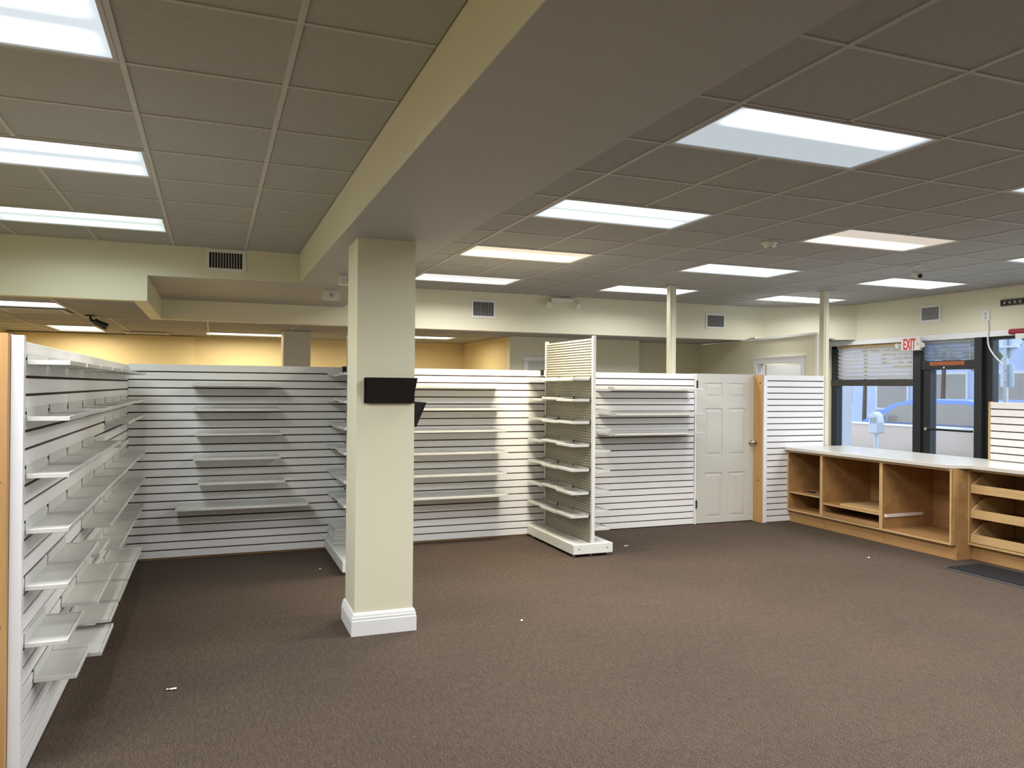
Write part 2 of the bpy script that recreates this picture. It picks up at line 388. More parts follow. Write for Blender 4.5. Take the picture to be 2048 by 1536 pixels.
struct('ceiling_corner', prism(B(), [(7.72, 9.86), (8.06, 9.86), (9.05, 9.0), (9.2, 9.0), (9.2, 9.66), (7.72, 9.66)], 2, ZL, ZL+.02), 'tile')

# ------------------------------------------------------------------ ceiling lights
COOL = (.86, .95, 1.0); NEUT = (1., .97, .93); WARM = (1., .87, .64); PINK = (1., .88, .76); WHITE = (.97, .98, 1.0)
def light(x0, x1, y0, y1, z, col, bands, base, peak, label, group, watt=1.0, lcol=None):
    t = thing('ceiling_light', label, 'ceiling light', ((x0+x1)/2, (y0+y1)/2, z), group)
    q = B(); f = .018
    box(q, x0, x0+f, y0, y1, z-.003, z+.03); box(q, x1-f, x1, y0, y1, z-.003, z+.03)
    box(q, x0+f, x1-f, y0, y0+f, z-.003, z+.03); box(q, x0+f, x1-f, y1-f, y1, z-.003, z+.03)
    part('frame', q, 'tee', t)
    part('housing', bx(x0+.004, x1-.004, y0+.004, y1-.004, z+.03, z+.07), 'metalwhite', t)
    part('lens', bx(x0+f, x1-f, y0+f, y1-f, z+.004, z+.01), lens_mat('lens_'+group.split()[0], col, bands, base*1.0, peak), t)
    al = bpy.data.lights.new('tube_light', 'AREA'); al.shape = 'RECTANGLE'; al.size = x1-x0-.06; al.size_y = y1-y0-.06
    al.energy = WATT*watt; al.color = lcol or {COOL: (.985, .985, .96), WHITE: (.985, .985, .97)}.get(col, col); al.spread = math.radians(175 if group.startswith('back') else 160)
    lo = bpy.data.objects.new('tube_light', al); COL.objects.link(lo); lo.parent = t; lo.location = (0, 0, -.002)
G = 'main ceiling lights'
two = [(.28, .26), (.72, .26)]
rl = {(0, 0): (COOL, [(.22, .26)], .62, LAMP, 'large half dim cool ceiling light right of the beam, nearest the camera'),
      (0, 3): (COOL, [(.25, .24), (.75, .24)], .85, LAMP, 'cool white ceiling light right of the beam, second from the camera'),
      (0, 6): (WARM, [(.7, .4)], 1.0, LAMP, 'warm yellowish ceiling light right of the column top'),
      (0, 9): (NEUT, [(.75, .3)], .95, LAMP, 'pale warm ceiling light partly behind the column, nearest the back fascia'),
      (4, 0): (COOL, two, .8, LAMP, 'cool ceiling light cut off by the right edge of the picture, upper one'),
      (4, 3): (PINK, [(.75, .3)], .72, LAMP, 'half dim pinkish ceiling light near the smoke detector'),
      (4, 6): (COOL, two, 1.0, LAMP, 'cool white ceiling light in the middle between smoke detector and back fascia'),
      (4, 9): (WHITE, two, 1.3, LAMP, 'white ceiling light behind the thin post above the slatwall'),
      (8, 3): (COOL, two, .8, LAMP, 'bluish ceiling light barely showing at the right picture edge, lower one'),
      (8, 6): (WHITE, two, 1.3, LAMP, 'bright white ceiling light behind the hanging camera'),
      (8, 9): (WHITE, two, 1.3, LAMP, 'white ceiling light behind the rightmost post near the corner fascia')}
RW = {(0, 0): .95, (0, 3): 1.0, (0, 6): 1.5, (0, 9): .85, (4, 0): .9, (4, 3): .6, (4, 6): .47, (4, 9): .56, (8, 3): .42, (8, 6): .34, (8, 9): .46, (8, 0): .8, (0, -3): 1.3, (4, -3): 1.2, (8, -3): 1.0}
for i, j in RL:
    x0, y0 = 2.185+i*P, 2.84+j*P
    col, bands, base, peak, lab = rl.get((i, j), (COOL, two, .8, LAMP, 'unseen ceiling light added to light the room right of the beam, behind or beside the camera'))  # default: unseen fixtures continuing the grid, added for their light
    light(x0+.012, x0+2*P-.012, y0+.012, y0+P-.012, ZC, col, bands, base, peak, lab, G, RW.get((i, j), .8))
ll = {-1: 'cool ceiling light at the top left picture corner, left of the beam', 2: 'cool ceiling light left of the beam, middle of three',
      5: 'greenish white ceiling light left of the beam, nearest the fascia'}
for i, j in LL:
    x0, y0 = -1.59, 3.42+j*PL
    light(x0+.012, x0+1.245-.012, y0+.012, y0+PL-.012, ZC, COOL if j != 5 else (.88, 1., .94), [(.2, .25), (.78, .25)], .85, LAMP*(.9 if j != 5 else .6),
          ll.get(j, 'unseen ceiling light added to light the room left of the beam, behind the camera'), G, {-4: 1.2, -1: 1.1, 2: .75, 5: .28}[j])  # the one behind the camera is unseen, added for its light
GB = 'back room ceiling lights'
light(-2.58, -1.36, 8.31, 8.91, ZL, WHITE, two, 1., LAMP, 'ceiling light in the low ceiling at the far left, nearest the left fascia', GB, .5)
light(-2.05, -1.44, 11.5, 12.72, ZL-.004, WARM, [(.5, .5)], 1.2, LAMP, 'warm ceiling light under the low ceiling behind the black camera', GB, .74)
light(-.10, 1.12, 12.0, 12.6, ZL-.004, WARM, [(.5, .5)], 1.2, LAMP, 'long warm ceiling light near the yellow back wall beside the grey pillar', GB, .74)
light(2.3, 3.52, 11.35, 11.95, ZL-.004, WARM, [(.5, .5)], 1.2, LAMP, 'warm ceiling light under the low ceiling right of the column', GB, .74)

# ------------------------------------------------------------------ vents
def vent(cx, cy, z0, z1, half, face, label, dark='dark', n=12):
    """face '-y' (on a fascia) or '-x' (on the right wall)"""
    t = thing('air_vent', label, 'vent', (cx, cy, z0), 'air vents')
    def bb(u0, u1, d0, d1, a, b):
        if face == '-y': return bx(cx+u0, cx+u1, cy-d1, cy-d0, a, b)
        return bx(cx-d1, cx-d0, cy+u0, cy+u1, a, b)
    f = .032
    part('backing', bb(-half+f, half-f, .0005, .002, z0+f, z1-f), dark, t)
    part('frame_side', bb(-half, -half+f, 0, .012, z0, z1), 'plastic', t); part('frame_side', bb(half-f, half, 0, .012, z0, z1), 'plastic', t)
    part('frame_bar', bb(-half+f, half-f, 0, .012, z0, z0+f), 'plastic', t); part('frame_bar', bb(-half+f, half-f, 0, .012, z1-f, z1), 'plastic', t)
    s = (2*half-2*f)/n
    for k in range(1, n):
        u = -half+f+k*s; part('slat', bb(u-.004, u+.004, .002, .009, z0+f, z1-f), 'greyplastic', t)
vent(.108, 7.75, 2.715, 2.925, .178, '-y', 'white air vent with dark vertical slats on the left fascia')
vent(3.396, 9.85, 2.577, 2.827, .175, '-y', 'white air vent on the back fascia right of the column')
vent(7.132, 9.85, 2.565, 2.80, .178, '-y', 'white air vent on the back fascia near the corner')
vent(XR, 7.694, 2.58, 2.812, .164, '-x', 'white air vent on the right wall above the exit sign', 'ventgrey')

def ceiling_vent(x0, x1, y0, y1, label):
    t = thing('ceiling_vent', label, 'vent', ((x0+x1)/2, (y0+y1)/2, ZL), 'vents in the low ceiling')
    part('backing', bx(x0+.03, x1-.03, y0+.03, y1-.03, ZL-.006, ZL-.002), 'dark', t)
    for a, b, c, d_ in ((x0, x0+.04, y0, y1), (x1-.04, x1, y0, y1), (x0+.04, x1-.04, y0, y0+.04), (x0+.04, x1-.04, y1-.04, y1)): part('frame_bar', bx(a, b, c, d_, ZL-.014, ZL-.001), 'tee', t)
    n = 5
    for k in range(n):
        y = y0+.04+(k+.5)*(y1-y0-.08)/n; part('slat', bx(x0+.04, x1-.04, y-.022, y+.022, ZL-.012, ZL-.007), 'tee', t)
ceiling_vent(-2.0, -1.42, 9.02, 9.55, 'square ceiling vent in the low ceiling behind the far left light')
ceiling_vent(-1.2, -.62, 12.35, 12.9, 'ceiling vent in the low ceiling near the yellow back wall')
# ------------------------------------------------------------------ slatwall partitions
PITCH_S, GAP = .0765, .012
def slatwall(name, label, kind, u0, u1, front, z0, n, group='white slatwall partitions', thick=.019, back=None, m='white'):
    """kind 'back' faces -Y (u = X), 'left' faces +X (u = Y), 'right' faces -X (u = Y)"""
    um = (u0+u1)/2
    loc = (um, front, z0) if kind == 'back' else (front, um, z0)
    t = thing(name, label, 'slatwall', loc, group)
    h = (u1-u0)/2
    def lb(d0, d1, a, b, uu0=-h, uu1=h):
        if kind == 'back': return bx(uu0, uu1, d0, d1, a, b)
        if kind == 'left': return bx(-d1, -d0, uu0, uu1, a, b)
        return bx(d0, d1, uu0, uu1, a, b)
    sl = mesh_of('slat', bev(lb(0, .0115, GAP/2, PITCH_S-GAP/2), .0012), m)
    for k in range(n): inst('slat', sl, t, (0, 0, k*PITCH_S))
    inst('backing', mesh_of('backing', lb(.0116, thick, .0, n*PITCH_S-.006), 'groove'), t)
    if back: inst('rear_panel', mesh_of('rear_panel', lb(thick, thick+back, 0, n*PITCH_S-.01), 'white'), t)
    return t
XW, YW = -.73, 7.97
slatwall('slatwall_panel', 'long white slatwall along the left side, panel nearest the camera', 'left', 3.745, 5.60, XW, 0, 24, back=.05)
t = slatwall('slatwall_panel', 'long white slatwall along the left side, panel running into the corner', 'left', 5.603, YW, XW, 0, 24, back=.05)
part('corner_light_stop', bx(-.80, -.731, 7.971, 7.99, 0, 1.83), 'groove', t)  # added dark strip, stops back-room light leaking through the corner grooves
slatwall('slatwall_panel', 'white back slatwall between the left corner and the gondola behind the column', 'back', -.73, 1.28, YW, .012, 24, back=.05)
slatwall('slatwall_panel', 'white back slatwall between the column and the tall ribbed gondola', 'back', 1.283, 3.49, YW, .012, 24, back=.05)
slatwall('slatwall_panel', 'white back slatwall between the tall ribbed gondola and the white door', 'back', 3.493, 5.475, YW, .004, 24, back=.05)
t = slatwall('slatwall_panel', 'narrow white slatwall panel between the wooden post and the counter', 'back', 6.425, 7.32, 7.80, 0, 24, back=.03)
t = slatwall('slatwall_panel', 'low slatwall panel standing on the counter in front of the window', 'right', 4.1, 5.73, 7.60, .934, 8, back=.02)
part('end_strip', bx(7.597, 7.64, 5.731, 5.752, .934, 1.545), 'mapleedge', t)
# wooden strip under the back slatwalls, edge boards and studs
solo('base_strip', bx(-.70, 3.6, 7.985, 8.03, 0, .013), 'maple', 'thin brown wooden strip on the carpet under the back slatwalls', 'wood strip', (1.4, 8.0, 0))
solo('edge_board', bx(-.772, -.727, 3.705, 3.742, 0, 1.855), 'whiteedge', 'white edge board closing the near end of the left slatwall', 'board', (-.75, 3.72, 0))
t = thing('wooden_stud', 'pine stud with knots at the near end of the left partition', 'wood post', (-.85, 3.70, 0))
part('timber', bx(-.92, -.774, 3.66, 3.744, 0, 1.86), 'pine', t)
for x, z, r in ((-.808, 1.772, .004), (-.797, 1.254, .004), (-.806, .84, .004), (-.791, .668, .004), (-.806, .41, .014)):
    part('knot', cyl(B(), (x, 3.6605, z), (x, 3.6592, z), r, r*.8, 14), 'bark', t)
solo('edge_board', bx(5.478, 5.499, 7.955, 8.02, .005, 1.836), 'whiteedge', 'thin white edge board beside the hinges of the white door', 'board', (5.49, 7.99, 0.005))
solo('edge_board', bx(6.372, 6.423, 7.793, 7.825, 0, 1.826), 'whiteedge', 'white edge board between the wooden post and the narrow slatwall', 'board', (6.4, 7.81, 0))
t = thing('wooden_stud', 'pine post right of the white six panel door', 'wood post', (6.36, 7.88, 0))
part('timber', bx(6.348, 6.37, 7.80, 7.975, 0, 1.832), 'pine', t)
for y, z, r in ((7.835, 1.73, .016), (7.90, .98, .018), (7.86, .52, .014), (7.92, 1.32, .008)):
    part('knot', cyl(B(), (6.3475, y, z), (6.3462, y, z), r, r*.8, 14), 'bark', t)
# thin posts up to the ceiling
for x0, lab in ((5.285, 'thin cream post above the slatwall left of the white door'), (7.352, 'thin cream post above the narrow slatwall panel near the window')):
    yp = 8.22 if x0 < 7 else 7.84
    q = bx(x0, x0+.085, yp, yp+.08, 0, ZC); box(q, x0-.02, x0+.105, yp-.02, yp+.10, ZC-.008, ZC-.001); box(q, x0+.02, x0+.065, yp-.008, yp, .02, ZC-.02)
    solo('ceiling_post', q, 'cream', lab, 'post', (x0+.04, yp+.04, 0), 'thin posts rising to the ceiling')
# small black clips on top of the back slatwall beside the gondolas
for x, lab in ((1.235, 'small black clip on the slatwall top beside the column'), (3.43, 'small black clip on the slatwall top left of the ribbed gondola')):
    q = bx(x, x+.035, 7.945, 7.968, 1.79, 1.84); box(q, x, x+.035, 7.945, 8.0, 1.84, 1.85)
    solo('clip', q, 'blackplastic', lab, 'clip', (x, 7.95, 1.79), 'black clips on the slatwall tops')

# white six panel door in the partition line
d = thing('panel_door', 'white six panel door with satin knob set in the slatwall line', 'door', (5.92, 7.97, 0))
DX0, DX1, DY, DZ1 = 5.502, 6.346, 7.955, 1.838
part('door_slab', bx(DX0, DX1, DY+.006, DY+.04, .012, DZ1), 'door', d)
wd = DX1-DX0
px = [(DX0+.118, DX0+.118+.255), (DX1-.118-.255, DX1-.118)]
pz = [(.075, .625), (.835, 1.415), (1.545, 1.725)]
# raised stiles and rails around recessed fields
q = B()
xs = [DX0, px[0][0], px[0][1], px[1][0], px[1][1], DX1]
for a, b in ((xs[0], xs[1]), (xs[2], xs[3]), (xs[4], xs[5])): box(q, a, b, DY, DY+.006, .012, DZ1)
for a, b in px:
    for z0, z1 in ((.012, pz[0][0]), (pz[0][1], pz[1][0]), (pz[1][1], pz[2][0]), (pz[2][1], DZ1)): box(q, a, b, DY, DY+.006, z0, z1)
part('stiles_and_rails', q, 'door', d)
for a, b in px:
    for z0, z1 in pz:
        q = B(); i = .018; o = .045
        v = [[q.verts.new((x, y, z)) for x, z in ((a+k, z0+k), (b-k, z0+k), (b-k, z1-k), (a+k, z1-k))] for k, y in ((i, DY+.0055), (o, DY+.001))]
        for k in range(4): q.faces.new((v[0][k], v[0][(k+1) % 4], v[1][(k+1) % 4], v[1][k]))
        q.faces.new(v[1]); part('raised_panel', q, 'door', d)
for z in (.20, 1.66):
    q = bx(5.493, 5.513, DY-.008, DY-.001, z, z+.095); cyl(q, (5.5, DY-.01, z), (5.5, DY-.01, z+.095), .007); part('hinge', q, 'hinge', d)
q = B(); KX, KZ = 6.30, .99
cyl(q, (KX, DY, KZ), (KX, DY-.012, KZ), .033, .030, 20); cyl(q, (KX, DY-.012, KZ), (KX, DY-.04, KZ), .012, .014, 14)
bmesh.ops.create_uvsphere(q, u_segments=18, v_segments=12, radius=.028, matrix=Matrix.Translation((KX, DY-.055, KZ)))
part('knob', q, 'chrome', d, 'round satin chrome knob', True)

# ------------------------------------------------------------------ shelves
def shelf_mesh(L, D, lip=.045, th=.016, bracket=True):
    """tray shelf along local X (length L), back at y=0, front at y=-D, top surface at z=0; returns dict of meshes"""
    p = B(); r = .006
    box(p, -L/2+.004, L/2-.004, -D+.004, -.004, -th*.75, -r*.4)
    pm = mesh_of('plate', p, 'shelf')
    f = mesh_of('front_lip', bev(bx(-L/2, L/2, -D, -D+.008, -th, .004), .0015), 'shelf')
    s = mesh_of('side_lip', bev(bx(-.004, .004, -D+.008, -.004, -th, .003), .0012), 'shelf')
    b = mesh_of('back_lip', bev(bx(-L/2+.012, L/2-.012, -.006, -.0005, -th, lip), .0012), 'shelf')
    return dict(pm=pm, f=f, s=s, b=b, L=L)
CACHE = {}
def shelf(name, label, group, L, D, loc, rotz, lip=.045, th=.016, tilt=0):
    k = (round(L, 3), round(D, 3), lip, th)
    if k not in CACHE: CACHE[k] = shelf_mesh(L, D, lip, th)
    m = CACHE[k]; t = thing(name, label, 'shelf', loc, group); t.rotation_euler = (tilt, 0, rotz)
    inst('plate', m['pm'], t); inst('front_lip', m['f'], t); inst('back_lip', m['b'], t)
    inst('side_lip', m['s'], t, (-L/2+.004, 0, 0)); inst('side_lip', m['s'], t, (L/2-.004, 0, 0))
    return t
# rotz: local -Y is the projecting direction; +90deg turns it to +X (left wall), 0 keeps -Y (back wall), -90deg gives -X
HP = math.pi/2
GL = 'small white tray shelves on the left slatwall'
b0, bp = 4.225, .514
full = [(b0+bp*(i-1)+.02, b0+bp*i-.012) for i in range(8)]
full[-1] = (full[-1][0], 7.80)
full = [(max(a, 3.76), min(b, 7.95)) for a, b in full]
D0 = .163
rows = [(1.752, [(*full[i], D0) for i in range(8)]),
        (1.515, [(*full[i], D0) for i in range(8)]),
        (1.375, [(*full[i], D0) for i in (5, 6, 7)]),
        (1.272, [(*full[i], D0) for i in (0, 1, 2, 3)]),
        (1.243, [(*full[i], D0) for i in (4,)]),
        (1.04, [(*full[i], D0) for i in range(8)]),
        (.80, [(*full[i], D0) for i in (0, 1, 3, 4, 5, 6, 7)]),
        (.722, [(4.77, 5.20, D0)]),
        (.56, [(*full[0], D0), (*full[4], D0), (*full[5], D0), (*full[6], D0), (*full[7], D0)]),
        (.50, [(4.62, 5.06, D0+.01), (5.10, 5.57, D0+.01)]),
        (.345, [(3.95, 4.36, .172), (4.815, 5.18, .215), (5.25, 5.72, .215), (5.78, 6.30, .215), (6.36, 6.86, .215)]),
        (.305, [(4.37, 4.87, .222)])]
for r, (z, items) in enumerate(rows):
    for c, (a, b, D) in enumerate(items):
        rw = OR[r] if r < 10 else ('second lowest' if r == 10 else 'lowest')
        lab = ('white tray shelf on the left slatwall, %s row from the top, %s from the camera' % (rw, OR[c])) if r < 10 else \
              ('white tray shelf on the left slatwall in the %s row, %s from the camera' % (rw, OR[c]))
        jz = random.uniform(-.002, .002)
        shelf('wall_shelf', lab, GL, b-a, D, (XW+.001, (a+b)/2, z+jz), HP, .042 if z < 1.7 else .03)
# long shelves on the back walls
GBk = 'long white shelves on the back slatwalls'
zs = [1.655, 1.425, 1.196, .968, .740, .508]
xs0 = [-.174, -.164, -.144, -.159, -.115, -.307]
for k, (z, x) in enumerate(zip(zs, xs0)):
    L = .775 if k < 5 else 1.19
    shelf('wall_shelf', 'long white shelf on the back slatwall left of the column, %s from the top' % OR[k] if k < 5 else
          'widest and lowest long white shelf on the back slatwall left of the column', GBk, L, .285, (x+L/2, YW-.001, z), 0, .02, .018)
for k, z in enumerate(zs):
    x1 = [2.90, 2.92, 2.925, 2.94, 2.93, 2.955][k]
    shelf('wall_shelf', 'long white shelf on the back slatwall right of the column, %s from the top' % OR[k], GBk, 1.21, .285, (x1-.605, YW-.001, z), 0, .02, .018)
for k, (z, x0) in enumerate(((1.650, 4.13), (1.362, 4.16), (1.135, 4.145))):
    t = shelf('wall_shelf', 'long white shelf right of the tall gondola reaching towards the door, %s of three' % ['top', 'middle', 'bottom'][k], GBk, 1.25, .285, (x0+.625, YW-.001, z), 0, .02, .018)
    inst('sign_strip', mesh_of('sign_strip', bx(-.62, -.55, -.292, -.286, -.02, .018), 'greyplastic'), t)
    inst('sign_strip', mesh_of('sign_strip', bx(.50, .628, -.292, -.286, -.012, .008), 'acrylic'), t)
q = B(); cyl(q, (5.385, YW-.001, 1.535), (5.385, YW-.02, 1.535), .014); cyl(q, (5.385, YW-.02, 1.535), (5.385, YW-.028, 1.53), .02, .016)
solo('round_hook', q, 'plastic', 'small round white hook on the slatwall left of the door hinges', 'hook', (5.385, YW-.001, 1.535))

# ------------------------------------------------------------------ gondolas with ribbed panels
def gondola(cx, lab, xl, xr, y0, y1, ztop):
    t = thing('gondola', lab, 'shelf unit', (cx, (y0+y1)/2, 0), 'ribbed gondola units')
    zb0, zb1 = .028, .125
    part('base_deck', bev(bx(xl+.004, xr-.004, y0+.006, y1, zb1-.02, zb1), .003), 'metalwhite', t)
    part('kick_panel', bx(xl, xl+.012, y0+.006, y1, zb0, zb1-.004), 'metalwhite', t)
    part('kick_panel', bx(xr-.012, xr, y0+.006, y1, zb0, zb1-.004), 'metalwhite', t)
    e = part('end_panel', bev(bx(xl, xr, y0-.008, y0+.006, zb0, zb1), .003), 'metalwhite', t)
    for x in (xl+.06, xr-.06):
        part('bolt', cyl(B(), (x, y0-.008, .078), (x, y0-.011, .078), .006), 'hinge', e)
    for x in (xl+.03, cx, xr-.03):
        for y in (y0+.05, y1-.08):
            q = cyl(B(), (x, y, 0), (x, y, .008), .016); cyl(q, (x, y, .008), (x, y, zb0+.01), .006); part('foot', q, 'steel', t)
    up = part('upright', bev(bx(cx-.017, cx+.017, y0, y0+.03, zb1-.01, ztop), .002), 'metalwhite', t)
    q = B()
    n = int((ztop-.2)/.0254)
    for k in range(n):
        for s in (-1, 1): box(q, cx+s*.0165, cx+s*.0176, y0+.006, y0+.012, .17+k*.0254, .182+k*.0254)
    o = part('slot_row', q, 'dark', up); o['kind'] = 'stuff'
    part('upright', bx(cx-.017, cx+.017, y1-.03, y1, zb1-.01, ztop), 'metalwhite', t)
    # ribbed panels: saw-tooth profile on both faces
    pitch = .0265; n = int((ztop-zb1-.012)/pitch)
    for s in (-1, 1):
        pts = [(cx, zb1), (cx+s*.006, zb1)]
        for k in range(n):
            z = zb1+.004+k*pitch
            pts += [(cx+s*.002, z), (cx+s*.002, z+pitch*.24), (cx+s*.0165, z+pitch*.26), (cx+s*.0075, z+pitch*.97)]
        pts += [(cx+s*.0075, zb1+.004+n*pitch), (cx, zb1+.004+n*pitch)]
        q = B()
        lo = [q.verts.new((x, y0+.03, z)) for x, z in pts]; hi = [q.verts.new((x, y1-.03, z)) for x, z in pts]
        for k in range(len(pts)-1): q.faces.new((lo[k], lo[k+1], hi[k+1], hi[k]))
        part('ribbed_panel', q, 'almond', t)
    return t
def gshelves(cx, side, levels, y0, y1, D, lab, grp):
    L = (y1-y0)/3
    for k, z in enumerate(levels):
        for i in range(3):
            a = y0+i*L
            jz = [0, .012, -.006][i]*(1 if k % 2 else -.6)
            wh = ['nearest', 'middle', 'farthest'][i]
            gs = shelf('gondola_shelf', 'white shelf on %s, %s level from the top, %s of three' % (lab, OR[k], wh), grp, L-.012, D,
                  (cx+side*.0195, a+L/2, z+jz), HP*side, .008, .02)
            for e_ in (-1, 1): inst('bracket', BR, gs, (e_*(L/2-.003), 0, 0))
BR = mesh_of('bracket', prism(B(), [(-.001, -.018), (-.001, .022), (-.006, .022), (-.014, -.01), (-.014, -.018)], 0, -.0015, .0015), 'hinge')
gondola(3.50, 'tall white ribbed gondola standing free on its base right of the column', 3.285, 3.715, 6.785, 7.96, 2.165)
gshelves(3.50, -1, [1.748, 1.538, 1.318, 1.092, .850, .622, .395], 6.815, 7.945, .205, "right gondola's left face", 'shelves on the right gondola')
gshelves(3.50, 1, [1.64, 1.435, 1.242, 1.03, .83, .627, .43, .262], 6.815, 7.945, .185, "right gondola's far face", 'shelves on the right gondola')
gondola(1.29, 'white ribbed gondola mostly hidden behind the column', 1.07, 1.51, 6.80, 7.96, 2.165)
gshelves(1.29, -1, [1.77, 1.52, 1.285, 1.065, .815, .60], 6.83, 7.945, .19, 'gondola behind the column', 'shelves on the left gondola')
# spare shelves piled on the left gondola's base
z = .126
for k in range(6):
    t = thing('spare_shelf', 'spare grey white shelf in the pile on the left gondola base, %s from the bottom' % OR[k], 'shelf', (1.175, 7.66, z), 'piled spare shelves')
    j = random.uniform(-.012, .012)
    part('plate', bx(1.09+j, 1.262+j, 7.45+j, 7.88+j, z+.016, z+.02), 'shelf', t)
    part('rim', bx(1.09+j, 1.096+j, 7.45+j, 7.88+j, z, z+.016), 'shelf', t)
    part('rim', bx(1.256+j, 1.262+j, 7.45+j, 7.88+j, z, z+.016), 'shelf', t)
    part('front_lip', bev(bx(1.09+j, 1.262+j, 7.444+j, 7.45+j, z, z+.022), .001), 'shelf', t)
    z += .023
t = thing('spare_shelf', 'spare shelf with a small label leaning on top of the shelf pile', 'shelf', (1.18, 7.66, z+.013), 'piled spare shelves')
t.rotation_euler = (math.radians(3), 0, math.radians(4))
inst('plate', mesh_of('plate', bev(bx(-.095, .078, -.21, .21, .02, .026), .001), 'shelf'), t)
inst('front_lip', mesh_of('front_lip', bx(-.095, .078, -.214, -.208, .0, .026), 'shelf'), t)
inst('label_card', mesh_of('label_card', bx(-.015, .025, -.03, .0, .0262, .0268), 'paper'), t)

# ------------------------------------------------------------------ file pockets on the column
def pocket(label, loc, w, h, d, rotz):
    t = thing('wall_file_pocket', label, 'file holder', loc, 'black file pockets on the column'); t.rotation_euler = (0, 0, rotz)
    # local: back plate at y=0, opens upward, front leans out to y=-d at the top
    q = bev(bx(-w/2, w/2, -.004, -.0005, .0, h), .001); inst('back_plate', mesh_of('back_plate', q, 'blackplastic'), t)
    q = B(); r = .018; wt, wb = w/2, w/2-.02
    out = [(-wt, h), (-wb-.002, r), (-wb+r*.8, 0), (wb-r*.8, 0), (wb+.002, r), (wt, h)]
    yy = lambda z: -(.022+(d-.022)*z/h)
    f = [q.verts.new((x, yy(z), z)) for x, z in out]; g = [q.verts.new((x*.985, yy(z)+.004, z)) for x, z in out]
    q.faces.new(f); q.faces.new(g[::-1])
    for k in range(len(f)): q.faces.new((f[k], f[(k+1) % 6], g[(k+1) % 6], g[k]))
    inst('front_panel', mesh_of('front_panel', q, 'blackplastic'), t)
    for s in (-1, 1):
        q = B(); prism(q, [(-.001, 0), (-.001, h), (-d+.003, h), (-.023, 0)], 0, s*(wb+.0)-.002, s*(wb+.0)+.002)
        inst('side_panel', mesh_of('side_panel', q, 'blackplastic'), t)
    inst('bottom', mesh_of('bottom', bx(-wb, wb, -.022, -.001, 0, .004), 'blackplastic'), t)
pocket('black plastic file pocket facing the camera on the column front', (1.113, 5.149, 1.540), .345, .172, .085, 0)
pocket('black plastic file pocket seen edge on, on the right side of the column', (1.286, 5.33, 1.378), .34, .168, .088, HP)

# ------------------------------------------------------------------ counter cabinets
CX = 6.74
def cabinet(label, y0, y1, parts):
    t = thing('open_cabinet', label, 'cabinet', (CX+.35, (y0+y1)/2, 0), 'open maple counter cabinets')
    zb, zt, xb = .145, .893, 7.50
    part('left_panel', bx(CX+.002, xb, y1-.02, y1, zb, zt), 'maple', t); part('right_panel', bx(CX+.002, xb, y0, y0+.02, zb, zt), 'maple', t)
    part('bottom_panel', bx(CX+.002, xb, y0+.02, y1-.02, zb, zb+.02), 'maple', t); part('top_panel', bx(CX+.002, xb, y0+.02, y1-.02, zt-.022, zt), 'maple', t)
    part('back_panel', bx(xb-.012, xb, y0+.02, y1-.02, zb+.02, zt-.022), 'mapledark', t)
    for a, b in ((y0, y0+.02), (y1-.02, y1)): part('edge_band', bx(CX, CX+.002, a, b, zb, zt), 'mapleedge', t)
    for a, b in ((zb, zb+.02), (zt-.022, zt)): part('edge_band', bx(CX, CX+.002, y0+.02, y1-.02, a, b), 'mapleedge', t)
    part('toe_kick', bx(CX+.05, CX+.07, y0, y1, 0, zb), 'maple', t)
    part('toe_kick', bx(xb-.05, xb-.03, y0, y1, 0, zb), 'maple', t)
    parts(t, y0+.02, y1-.02, xb-.012)
    return t
def c1(t, a, b, xb): part('shelf', bx(CX+.02, xb, a, b, .362, .380), 'maple', t); part('edge_band', bx(CX+.018, CX+.02, a, b, .362, .38), 'mapleedge', t)
def c2(t, a, b, xb):
    part('shelf', bx(CX+.015, xb, a, b, .298, .316), 'maple', t); part('edge_band', bx(CX+.013, CX+.015, a, b, .298, .316), 'mapleedge', t)
    dr = part('keyboard_drawer', bx(CX+.01, xb-.05, a+.015, b-.015, .185, .20), 'mapledark', t)
    part('drawer_front', bx(CX-.004, CX+.012, a+.004, b-.004, .168, .215), 'maple', dr)
def c3(t, a, b, xb):
    q = bx(CX+.03, CX+.58, b-.014, b-.001, .285, .318); cyl(q, (CX+.04, b-.016, .30), (CX+.04, b-.03, .30), .016)
    part('drawer_slide', q, 'plastic', t, 'white drawer slide')
cabinet('open maple cabinet with one shelf at the far end of the counter', 7.215, 7.793, c1)
cabinet('open maple cabinet with low shelf and drawer tray in the counter middle', 6.338, 7.213, c2)
cabinet('wide open maple cabinet with a single white drawer slide', 5.482, 6.336, c3)
solo('loose_board', bx(CX+.06, 7.30, 6.385, 6.98, .317, .336), 'mapleedge', 'loose pale board lying on the shelf of the middle cabinet', 'board', (7.0, 6.68, .317))
solo('cable', tube(B(), bez([(7.47, 6.98, .86), (7.44, 6.96, .70), (7.46, 6.97, .55), (7.42, 6.93, .42), (7.40, 6.90, .345), (7.33, 6.86, .343)]), .006), 'cable', 'white cable hanging down inside the middle cabinet', 'cable', (7.42, 6.93, .34))
solo('cable', tube(B(), bez([(6.85, 7.64, .388), (6.90, 7.58, .40), (6.86, 7.52, .405), (6.92, 7.50, .39), (6.88, 7.60, .39)]), .006), 'blackcable', 'short dark cable curled on the shelf of the far cabinet', 'cable', (6.88, 7.57, .382))
